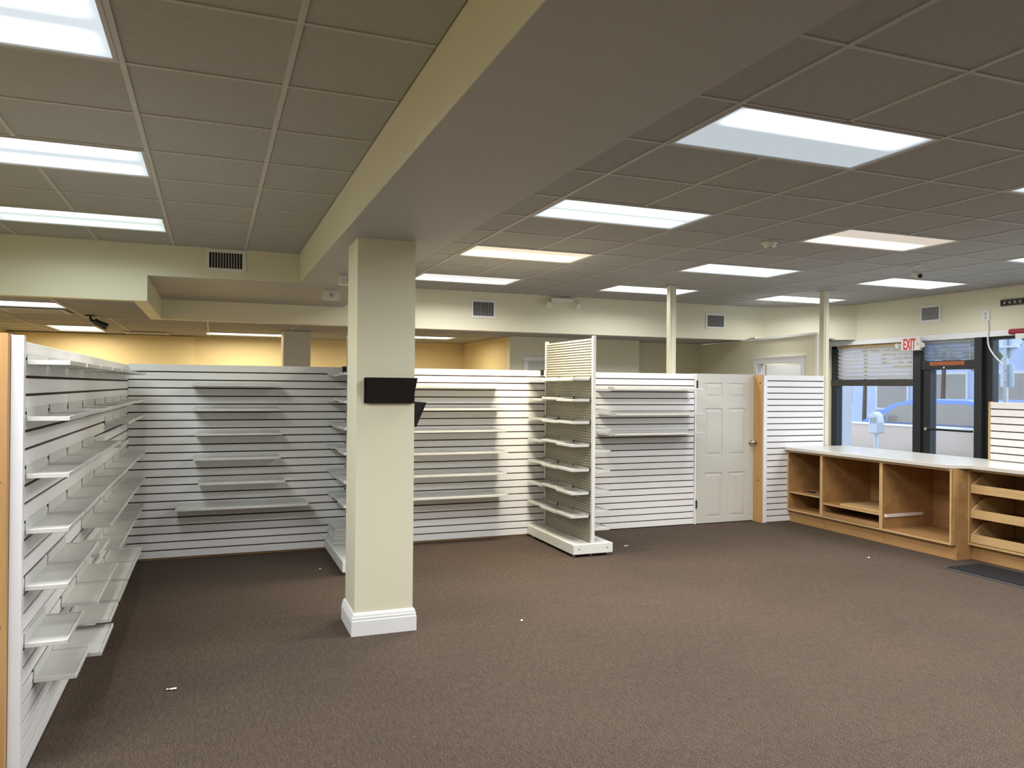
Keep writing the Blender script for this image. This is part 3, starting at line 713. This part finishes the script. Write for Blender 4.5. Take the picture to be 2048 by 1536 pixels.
# drawer cabinet, set back
t = thing('drawer_cabinet', 'maple cabinet with three slope sided pull out trays set back beside the black mat', 'cabinet', (7.3, 4.8, 0))
X2, ya, yb, zb, zt, xb = 6.95, 4.15, 5.478, .145, .893, 7.58
part('side_panel', bx(X2+.002, xb, yb-.022, yb, zb, zt), 'maple', t); part('side_panel', bx(X2+.002, xb, ya, ya+.022, zb, zt), 'maple', t)
part('bottom_panel', bx(X2+.002, xb, ya+.022, yb-.022, zb, zb+.02), 'maple', t); part('top_panel', bx(X2+.002, xb, ya+.022, yb-.022, zt-.022, zt), 'maple', t)
part('back_panel', bx(xb-.012, xb, ya+.022, yb-.022, zb+.02, zt-.022), 'mapledark', t)
for a, b in ((ya, ya+.022), (yb-.022, yb)): part('edge_band', bx(X2, X2+.002, a, b, zb, zt), 'mapleedge', t)
for a, b in ((zb, zb+.02), (zt-.022, zt)): part('edge_band', bx(X2, X2+.002, ya+.022, yb-.022, a, b), 'mapleedge', t)
part('toe_kick', bx(X2+.05, X2+.07, ya, yb, 0, zb), 'maple', t)
part('filler_panel', bx(CX+.012, X2+.0, yb-.012, yb+.002, zb, zt), 'maple', t)
part('filler_kick', bx(CX+.05, X2+.06, yb-.016, yb+.002, 0, zb), 'maple', t)
for zf in (.655, .412, .170):
    dr = part('tray', bx(X2+.01, xb-.03, ya+.045, yb-.045, zf+.004, zf+.016), 'mapledark', t)
    part('tray_front', bev(bx(X2+.006, X2+.026, ya+.03, yb-.03, zf, zf+.083), .0015), 'mapleedge', dr)
    for y in (ya+.03, yb-.046):
        q = B(); prism(q, [(X2+.026, zf), (X2+.026, zf+.083), (X2+.19, zf+.185), (xb-.03, zf+.185), (xb-.03, zf)], 1, y, y+.016); part('tray_side', q, 'mapleedge', dr)
# worktop
q = B(); prism(q, [(6.70, 7.797), (6.70, 5.515), (6.90, 5.41), (6.90, 4.12), (7.68, 4.12), (7.68, 7.797)], 2, .895, .933)
bev(q, .003); solo('countertop', q, 'counter', 'long pale countertop with a stepped front over the maple cabinets', 'countertop', (7.2, 6.0, .895))
# mat
t = thing('floor_mat', 'black rubber floor mat in front of the drawer cabinet', 'mat', (6.62, 4.7, 0))
part('mat_edge', bev(bx(6.375, 6.885, 4.0, 5.30, 0, .006), .002), 'rubberedge', t); part('mat_top', bev(bx(6.42, 6.84, 4.05, 5.255, .006, .014), .002), 'rubber', t)

# ------------------------------------------------------------------ partition with the cased opening
A0, A1 = Vector((7.80, 11.25, 0)), Vector((7.425, 8.03, 0))
ex = (A1-A0).normalized(); ey = Vector((-ex.y, ex.x, 0)); LW = (A1-A0).length
if ey.x < 0: ey = -ey            # wall body lies on the +X side
def obx(u0, u1, d0, d1, z0, z1, bm=None):
    bm = bm or B()
    P8 = [A0+ex*u+ey*dd+Vector((0, 0, z)) for z in (z0, z1) for u, dd in ((u0, d0), (u1, d0), (u1, d1), (u0, d1))]
    v = [bm.verts.new(p) for p in P8]
    for f in ((0,3,2,1),(4,5,6,7),(0,1,5,4),(1,2,6,5),(2,3,7,6),(3,0,4,7)): bm.faces.new([v[i] for i in f])
    bmesh.ops.recalc_face_normals(bm, faces=bm.faces[:]); return bm
def u_at(y): return (A0.y-y)/-ex.y
ud0, ud1 = u_at(9.44), u_at(8.36)
wp = struct('wall_partition', obx(0, ud0, 0, .11, 0, ZL-.01), 'cream')
part('wall_end', obx(ud1, LW, 0, .11, 0, ZL-.01), 'cream', wp); part('wall_lintel', obx(ud0, ud1, 0, .11, 2.03, ZL-.01), 'cream', wp)
part('wall_cap', obx(u_at(9.84), LW+.02, -.02, .13, ZL-.03, ZL+.0), 'trim', wp); part('corner_bead', obx(LW-.035, LW+.004, -.012, .0, 0, ZL-.03), 'trim', wp)
dc = struct('door_2', obx(ud0-.075, ud0, -.018, 0, 0, 2.03), 'trim')
part('casing', obx(ud1, ud1+.075, -.018, 0, 0, 2.03), 'trim', dc); part('casing_head', obx(ud0-.075, ud1+.075, -.018, 0, 2.03, 2.105), 'trim', dc); part('casing_cap', obx(ud0-.09, ud1+.09, -.026, 0, 2.105, 2.12), 'trim', dc)
part('jamb', obx(ud0, ud0+.015, 0, .11, 0, 2.03), 'trim', dc); part('jamb', obx(ud1-.015, ud1, 0, .11, 0, 2.03), 'trim', dc)
part('door_leaf', obx(ud0+.02, ud0+.055, .12, .80, .01, 2.02), 'door', dc)
# white door in the block behind the gondola
dd = struct('door_3', bx(4.46, 5.27, 10.835, 10.85, .01, 2.05), 'door')
q = bx(4.385, 4.458, 10.825, 10.85, 0, 2.05); part('casing', q, 'trim', dd); part('casing', bx(5.272, 5.345, 10.825, 10.85, 0, 2.05), 'trim', dd)
part('casing_head', bx(4.37, 5.36, 10.822, 10.85, 2.052, 2.122), 'trim', dd)
for a, b in ((4.56, 4.80), (4.93, 5.17)): part('raised_panel', bx(a, b, 10.830, 10.835, 1.70, 1.93), 'door', dd)

# ------------------------------------------------------------------ storefront
FX0, FX1 = 9.09, 9.20
w1 = struct('window_1', bx(FX0, FX1, 9.41, 9.52, 0, 2.33), 'frame')
part('window_reveal', bx(FX0-.02, FX1, 9.522, 9.66, 0, ZL-.01), 'cream', w1)
part('transom_bar', bx(FX0-.01, FX1-.03, 7.985, 9.66, 1.715, 1.812), 'framebrown', w1)
part('mullion', bx(FX0-.03, FX1, 7.855, 7.982, 0, 2.335), 'frame', w1)
part('sill', bx(FX0, FX1, 7.982, 9.41, 0, .12), 'frame', w1); part('head', bx(FX0+.03, FX1, 7.982, 9.41, 2.30, ZL), 'frame', w1)
part('pane', bx(9.15, 9.156, 7.982, 9.41, .12, 1.715), 'glass', w1); part('pane', bx(9.15, 9.156, 7.982, 9.41, 1.812, 2.30), 'glass', w1)
d1 = struct('door_1', bx(FX0, FX1, 7.725, 7.853, 0, 1.935), 'frame')
part('door_stile', bx(FX0+.02, FX1, 7.06, 7.08, .0, 1.935), 'frame', d1)
hd = part('door_header', bx(FX0-.02, FX1, 7.06, 7.853, 1.937, 2.055), 'frame', d1)
part('lock_button', cyl(B(), (FX0-.02, 7.50, 1.962), (FX0-.026, 7.50, 1.962), .012), 'plastic', hd)
part('sticker', bx(FX0-.0225, FX0-.0205, 7.20, 7.72, 1.992, 2.043), 'sticker', hd, 'orange printed notice strip')
part('door_frame', bx(FX0-.03, FX1, 6.955, 7.058, 0, 2.335), 'frame', d1); part('door_frame', bx(FX0+.02, FX1+.02, 6.845, 6.953, 0, 2.335), 'blackplastic', d1)
part('push_bar', cyl(B(), (FX0-.03, 7.08, 1.135), (FX0-.03, 7.76, 1.135), .015), 'blackplastic', d1)
part('push_bar_end', cyl(B(), (FX0-.05, 7.76, 1.135), (FX0+.02, 7.76, 1.135), .022), 'chrome', d1)
part('pane', bx(9.15, 9.156, 7.08, 7.725, .25, 1.935), 'glass', d1); part('bottom_rail', bx(FX0+.02, FX1, 7.08, 7.725, 0, .25), 'frame', d1)
part('transom_pane', bx(9.15, 9.156, 7.06, 7.853, 2.057, 2.335), 'glass', d1)
w2 = struct('window_2', bx(FX0, FX1, 3.0, 6.84, 2.30, ZL), 'frame')
part('pane', bx(9.15, 9.156, 3.0, 6.84, .12, 2.30), 'glass', w2); part('sill', bx(FX0, FX1, 3.0, 6.84, 0, .12), 'frame', w2)
struct('trim_1', bx(XR-.005, FX0+.02, 3.0, 9.64, ZL-.075, ZL-.002), 'trim')
# blinds
def blind(label, y0, y1, z0, z1, n, m, x):
    t = thing('window_blind', label, 'blind', (x, (y0+y1)/2, z0), 'horizontal blinds')
    part('headrail', bx(x-.025, x+.025, y0, y1, z1-.035, z1), 'mapleedge' if m == 'blind' else 'greyplastic', t)
    p = (z1-.035-z0)/n
    for k in range(n):
        z = z0+k*p
        q = B(); v = [q.verts.new(c) for c in ((x-.012, y0, z+p*.93), (x-.012, y1, z+p*.93), (x+.016, y1, z+.004), (x+.016, y0, z+.004))]; q.faces.new(v)
        r = bmesh.ops.extrude_face_region(q, geom=q.faces[:]); bmesh.ops.translate(q, verts=[g for g in r['geom'] if isinstance(g, bmesh.types.BMVert)], vec=(.0012, 0, .0012))
        part('blind_slat', q, m, t)
    part('pull_cord', cyl(B(), (x-.03, y0+.08, z0), (x-.03, y0+.08, z1-.02), .0015, seg=6), 'cable', t)
blind('pale beige horizontal blind over the upper part of the left window', 7.99, 9.60, 1.815, 2.33, 8, 'blind', 9.115)
blind('grey horizontal blind in the transom above the glass door', 7.065, 7.85, 2.06, 2.33, 5, 'blindgrey', 9.12)

# EXIT sign with twin lamps
t = thing('exit_sign', 'pale exit sign with red EXIT letters above the window', 'sign', (8.98, 7.93, 2.20))
part('housing', bev(bx(8.955, 9.0, 7.775, 8.09, 2.202, 2.382), .006), 'pink', t)
part('mount', bx(9.0, 9.048, 7.88, 7.98, 2.335, 2.375), 'plastic', t)
cv = bpy.data.curves.new('exit_text', 'FONT'); cv.body = 'EXIT'; cv.size = .2; cv.extrude = .002; cv.align_x = 'CENTER'; cv.align_y = 'CENTER'; cv.offset = .004
to = bpy.data.objects.new('exit_text', cv); COL.objects.link(to); bpy.context.view_layer.update()
me = bpy.data.meshes.new_from_object(to.evaluated_get(bpy.context.evaluated_depsgraph_get())); bpy.data.objects.remove(to)
xs_ = [v.co.x for v in me.vertices]; ys_ = [v.co.y for v in me.vertices]
sx, sy = .20/(max(xs_)-min(xs_)), .15/(max(ys_)-min(ys_)); mx_, my_ = (max(xs_)+min(xs_))/2, (max(ys_)+min(ys_))/2
for v in me.vertices:
    a, b, c = (v.co.x-mx_)*sx, (v.co.y-my_)*sy, v.co.z
    v.co = Vector((8.9535-c-8.98, 7.948-a-7.93, 2.292+b-2.20))        # reads left to right seen from -X
me.name = 'lettering'; me.materials.clear(); me.materials.append(MT['red']); inst('lettering', me, t)
q = B(); prism(q, [(7.828, 2.315), (7.820, 2.315), (7.806, 2.292), (7.820, 2.269), (7.828, 2.269), (7.814, 2.292)], 0, 8.9515, 8.9555); part('chevron', q, 'red', t)
for y, s in ((8.125, 1), (7.74, -1)):
    q = B(); cyl(q, (8.975, y, 2.285), (8.93, y+s*.015, 2.272), .022, .038, 18); cyl(q, (8.975, y-s*.04, 2.29), (8.975, y, 2.285), .012); part('lamp_head', q, 'plastic', t, None, True)

# things on the right wall
t = thing('wall_outlet', 'white outlet plate high on the right wall with a cable', 'outlet', (XR, 6.89, 2.53))
part('plate', bev(bx(XR-.012, XR-.001, 6.835, 6.945, 2.53, 2.672), .003), 'plastic', t)
for z in (2.575, 2.625): part('socket', bx(XR-.0145, XR-.012, 6.878, 6.902, z-.016, z+.016), 'greyplastic', t)
solo('cable', tube(B(), bez([(9.03, 6.86, 2.54), (9.02, 6.84, 2.45), (9.02, 6.845, 2.34), (9.02, 6.83, 2.22), (9.0, 6.76, 2.12), (9.0, 6.69, 2.04), (9.0, 6.62, 1.98)]), .009), 'cable', 'white cable hanging from the wall outlet in front of the window', 'cable', (9.02, 6.8, 2.0))
q = B()
y = 6.69
box(q, 9.03, 9.048, 6.0, 6.69, 2.755, 2.775); box(q, 9.03, 9.048, 6.0, 6.69, 2.70, 2.722)
k = 0
while y > 6.02: box(q, 9.03, 9.048, y-.022, y, 2.722, 2.755); y -= .065
solo('mounting_rail', q, 'blackplastic', 'black slotted mounting rail at the right end of the right wall', 'bracket', (9.04, 6.35, 2.70))
t = thing('rolled_banner', 'dark red and white rolled banner at the window head, right picture edge', 'banner', (9.0, 6.3, 2.28))
part('roll', cyl(B(), (9.0, 6.0, 2.365), (9.0, 6.54, 2.375), .038, .034, 18), 'darkred', t, None, True); part('tail', bev(bx(8.975, 8.985, 6.2, 6.46, 2.285, 2.35), .003), 'plastic', t)
part('hook', cyl(B(), (9.0, 6.40, 2.375), (9.045, 6.40, 2.39), .006), 'plastic', t)

# things on the ceiling
t = thing('smoke_detector', 'round white smoke detector on the ceiling', 'smoke detector', (4.49, 5.43, ZC))
q = cyl(B(), (4.49, 5.43, ZC+.004), (4.49, 5.43, ZC-.012), .07, .07, 24); part('base', q, 'plastic', t, None, True)
q = cyl(B(), (4.49, 5.43, ZC-.012), (4.49, 5.43, ZC-.045), .058, .045, 24); part('head', q, 'plastic', t, None, True)
part('sensor_cap', cyl(B(), (4.49, 5.43, ZC-.045), (4.49, 5.43, ZC-.058), .028, .02, 18), 'greyplastic', t)
t = thing('security_camera', 'white security camera hanging from the ceiling near the right window', 'security camera', (6.69, 5.85, ZC))
part('mount', cyl(B(), (6.69, 5.85, ZC+.004), (6.69, 5.85, ZC-.012), .035, .03, 16), 'plastic', t); part('stem', cyl(B(), (6.69, 5.85, ZC-.012), (6.69, 5.85, ZC-.065), .010), 'plastic', t)
b_ = part('body', cyl(B(), (6.70, 5.90, ZC-.07), (6.66, 5.79, ZC-.115), .025, .030, 18), 'plastic', t, None, True); part('lens', cyl(B(), (6.66, 5.79, ZC-.115), (6.6575, 5.783, ZC-.118), .022), 'dark', b_)
solo('ceiling_hook', tube(B(), bez([(7.30, 6.74, ZC+.004), (7.30, 6.74, ZC-.03), (7.31, 6.74, ZC-.05), (7.33, 6.74, ZC-.05), (7.335, 6.74, ZC-.035)], 6), .005), 'plastic', 'small white ceiling hook left of the hanging camera', 'hook', (7.3, 6.74, ZC))
t = thing('emergency_light', 'white twin head emergency light under the ceiling on the back fascia', 'emergency light', (4.55, 9.80, 2.80))
part('body', bev(bx(4.38, 4.72, 9.79, 9.849, 2.845, 2.905), .008), 'plastic', t)
for x, s in ((4.36, -1), (4.72, 1)):
    part('lamp_head', cyl(B(), (x, 9.80, 2.835), (x+s*.045, 9.73, 2.79), .03, .045, 16), 'plastic', t, None, True)
t = thing('security_camera', 'black security camera under the low ceiling at the far left', 'security camera', (-1.28, 9.75, ZL))
part('mount', cyl(B(), (-1.28, 9.75, ZL+.004), (-1.28, 9.75, ZL-.012), .05), 'blackplastic', t); part('arm', tube(B(), [(-1.28, 9.75, ZL-.012), (-1.27, 9.75, ZL-.05), (-1.22, 9.76, ZL-.07)], .016), 'blackplastic', t)
b_ = part('body', cyl(B(), (-1.235, 9.76, ZL-.06), (-1.12, 9.74, ZL-.115), .034, .034, 16), 'blackplastic', t, None, True); part('sun_hood', cyl(B(), (-1.15, 9.745, ZL-.10), (-1.10, 9.737, ZL-.124), .038, .038, 16), 'hinge', b_)
for (x, y, h), lab in (((1.058, 8.15, .095), 'small white box with round dial under the cross beam, left one'), ((1.045, 6.95, .085), 'small white box with round dial under the beam beside the column top')):
    t = thing('sensor_box', lab, 'sensor', (x+.08, y, ZB-.004-h), 'white boxes under the beam')
    part('case', bev(bx(x, x+.165, y, y+.06, ZB-.004-h, ZB-.004), .004), 'plastic', t)
    part('dial', cyl(B(), (x+.085, y, ZB-.004-h*.5), (x+.085, y-.008, ZB-.004-h*.5), .02, .018, 18), 'greyplastic', t, None, True)
# crumbs on the carpet
for k, (x, y, s) in enumerate(((.0, 0, 0),)): pass
for (x, y, sx_, sy_), lab in (((-0.191, 4.569, .05, .02), 'crumpled white paper scrap on the carpet at the lower left'), ((2.057, 5.077, .018, .014), 'tiny white crumb on the carpet right of the column'),
        ((6.05, 5.83, .02, .014), 'tiny pale crumb on the carpet before the wide cabinet'), ((1.09, 7.1, .02, .012), 'tiny white crumb on the carpet left of the left gondola'),
        ((4.05, 7.1, .05, .02), 'small pale scrap on the carpet right of the tall gondola')):
    if 'left gondola' in lab: x = .92
    q = B(); g = bmesh.ops.create_grid(q, x_segments=4, y_segments=3, size=.5)
    for v in q.verts: v.co = Vector((x+v.co.x*sx_, y+v.co.y*sy_*(1+.5*v.co.x), .002+random.random()*.008))
    r = bmesh.ops.extrude_face_region(q, geom=q.faces[:]); bmesh.ops.translate(q, verts=[g_ for g_ in r['geom'] if isinstance(g_, bmesh.types.BMVert)], vec=(0, 0, .001))
    solo('paper_scrap', q, 'paper', lab, 'scrap', (x, y, 0), 'scraps on the carpet')

# ------------------------------------------------------------------ outside
struct('pavement', bx(XR+.2, 11.7, -12, 30, -.14, -.02), 'pave')
struct('street', bx(11.7, 60, -40, 60, -.3, -.14), 'asphalt')
# parked car heading +Y, its side towards the shop at X=12
t = thing('car', 'blue parked car tinted tan by window reflection, outside the left window and glass door', 'car', (12.85, 10.6, -.14))
side = [(13.35, .42), (13.35, .72), (12.9, .93), (11.95, 1.03), (11.15, 1.40), (10.6, 1.49), (9.6, 1.49), (8.9, 1.36), (8.25, 1.06), (7.95, .98), (7.9, .35), (13.2, .30)]
low = [(13.38, .30), (13.38, .70), (12.95, .92), (11.9, 1.02), (8.25, 1.03), (7.9, .96), (7.86, .36), (8.3, .22), (13.0, .22)]
part('lower_body', bev(prism(B(), low, 0, 12.0, 13.7), .05, 2), 'carlow', t, None, True)
cab = [(11.98, 1.0), (11.15, 1.40), (10.6, 1.50), (9.6, 1.50), (8.9, 1.38), (8.2, 1.0)]
q = B(); prism(q, cab, 0, 12.12, 13.58)
part('cabin', bev(q, .04, 2), 'carblue', t, None, True)
for pts in ([(11.55, 1.05), (11.0, 1.36), (10.45, 1.42), (10.35, 1.05)], [(10.25, 1.05), (10.33, 1.42), (9.6, 1.42), (9.0, 1.30), (8.75, 1.05)]):
    part('side_window', prism(B(), pts, 0, 12.108, 12.122), 'carglass', t)
part('belt_line', bx(11.985, 12.0, 8.2, 12.9, .985, 1.02), 'chrome', t)
for y in (12.35, 8.85):
    w_ = part('wheel', cyl(B(), (12.0, y, .18), (12.22, y, .18), .33, .33, 28), 'tyre', t, None, True); part('hub', cyl(B(), (11.985, y, .18), (12.0, y, .18), .21, .22, 24), 'steel', w_)
    part('wheel_arch', prism(B(), [(y+.4*math.cos(a), .18+.4*math.sin(a)) for a in [math.pi*k/12 for k in range(13)]] + [(y+.34*math.cos(a), .18+.34*math.sin(a)) for a in [math.pi*k/12 for k in range(12, -1, -1)]], 0, 11.985, 12.02), 'palewall', t)
part('mirror', bev(bx(11.88, 12.02, 11.2, 11.32, 1.06, 1.17), .02, 2), 'carblue', t)
t = thing('parking_meter', 'grey parking meter on the pavement outside the left window', 'parking meter', (10.8, 10.26, -.02))
part('pole', cyl(B(), (10.8, 10.26, -.02), (10.8, 10.26, .92), .04, .04, 16), 'palewall', t, None, True)
q = B(); prism(q, [(10.16, .90), (10.15, 1.10), (10.18, 1.22), (10.26, 1.28), (10.34, 1.22), (10.37, 1.10), (10.36, .90)], 0, 10.72, 10.88); part('head', bev(q, .02, 2), 'meter', t)
part('display', bx(10.712, 10.72, 10.20, 10.32, 1.08, 1.18), 'greyplastic', t)
t = thing('street_sign', 'diamond street sign seen from behind outside the right window', 'street sign', (11.5, 8.42, -.02))
part('pole', bx(11.47, 11.52, 8.39, 8.44, -.02, 2.75), 'steel', t)
part('diamond_plate', prism(B(), [(8.415, 2.72), (8.66, 2.42), (8.415, 2.12), (8.17, 2.42)], 0, 11.525, 11.532), 'signback', t)
part('rectangular_plate', bx(11.525, 11.532, 8.31, 8.53, 1.72, 2.07), 'signback', t); part('cross_strap', bx(11.46, 11.525, 8.22, 8.61, 2.33, 2.36), 'signback', t)
for z in (1.80, 1.98): part('bolt', cyl(B(), (11.455, 8.415, z), (11.47, 8.415, z), .016), 'steel', t)
# buildings and trees over the road
def building(label, x0, x1, y0, y1, h, m, wins):
    t = thing('building', label, 'building', ((x0+x1)/2, (y0+y1)/2, -.14), 'buildings across the street')
    part('walls', bx(x0, x1, y0, y1, -.14, h), m, t); part('parapet', bx(x0-.08, x1, y0-.05, y1+.05, h, h+.25), 'palewall', t)
    for (a, b, z0, z1) in wins:
        f = part('window', bx(x0-.05, x0+.02, a, b, z0, z1), 'palewall', t); part('pane', bx(x0-.06, x0-.05, a+.08, b-.08, z0+.08, z1-.08), 'carglass', f)
building('pale blue building across the street outside the glass door', 24, 32, 15.5, 24, 5.0, 'bluewall', [(16.5+2.4*k, 18+2.4*k, .9, 2.3) for k in range(3)])
building('pale grey building across the street outside the left window', 26, 34, 24.8, 40, 4.2, 'palewall', [(25.6+3*k, 27.4+3*k, 1.0, 2.4) for k in range(4)])
building('blue building across the street outside the right window', 23, 31, 4, 14.5, 3.4, 'bluewall', [(5+2.6*k, 6.6+2.6*k, .9, 2.3) for k in range(3)])
solo('pavement_pillar', bx(9.70, 9.92, 9.93, 10.08, -.02, 3.2), 'palewall', 'pale pillar on the pavement outside the left end of the window', 'pillar', (9.81, 10.0, -.02))
solo('pavement_pillar', bx(10.0, 10.25, 8.66, 8.80, -.02, 3.2), 'bluepaint', 'blue pillar on the pavement seen through the glass door', 'pillar', (10.1, 8.7, -.02))
def tree(x, y, h, r, label):
    t = thing('tree', label, 'tree', (x, y, -.14), 'street trees')
    part('trunk', cyl(B(), (x, y, -.14), (x+.1, y, h*.6), .08, .05, 12), 'bark', t)
    q = B()
    for k in range(420):
        a, e, rr = random.uniform(0, 6.283), random.uniform(-.9, 1.4), r*random.uniform(.45, 1)**.6
        c = Vector((x+rr*math.cos(a)*math.cos(e), y+rr*math.sin(a)*math.cos(e), h*.75+rr*.8*math.sin(e)))
        s = random.uniform(.12, .26); n = Vector((random.uniform(-1, 1), random.uniform(-1, 1), random.uniform(-1, 1))).normalized()
        u = n.orthogonal().normalized()*s; w__ = n.cross(u)
        q.faces.new([q.verts.new(c+p) for p in (u, w__*.6, -u, -w__*.6)])
    o = part('foliage', q, 'leaf', t); o['kind'] = 'stuff'
tree(19.5, 16.2, 4.6, 2.0, 'green tree across the street outside the left window')
tree(19.0, 11.4, 5.0, 1.7, 'green tree across the street outside the right window')
tree(21.0, 20.5, 5.4, 2.2, 'green tree farthest left across the street')
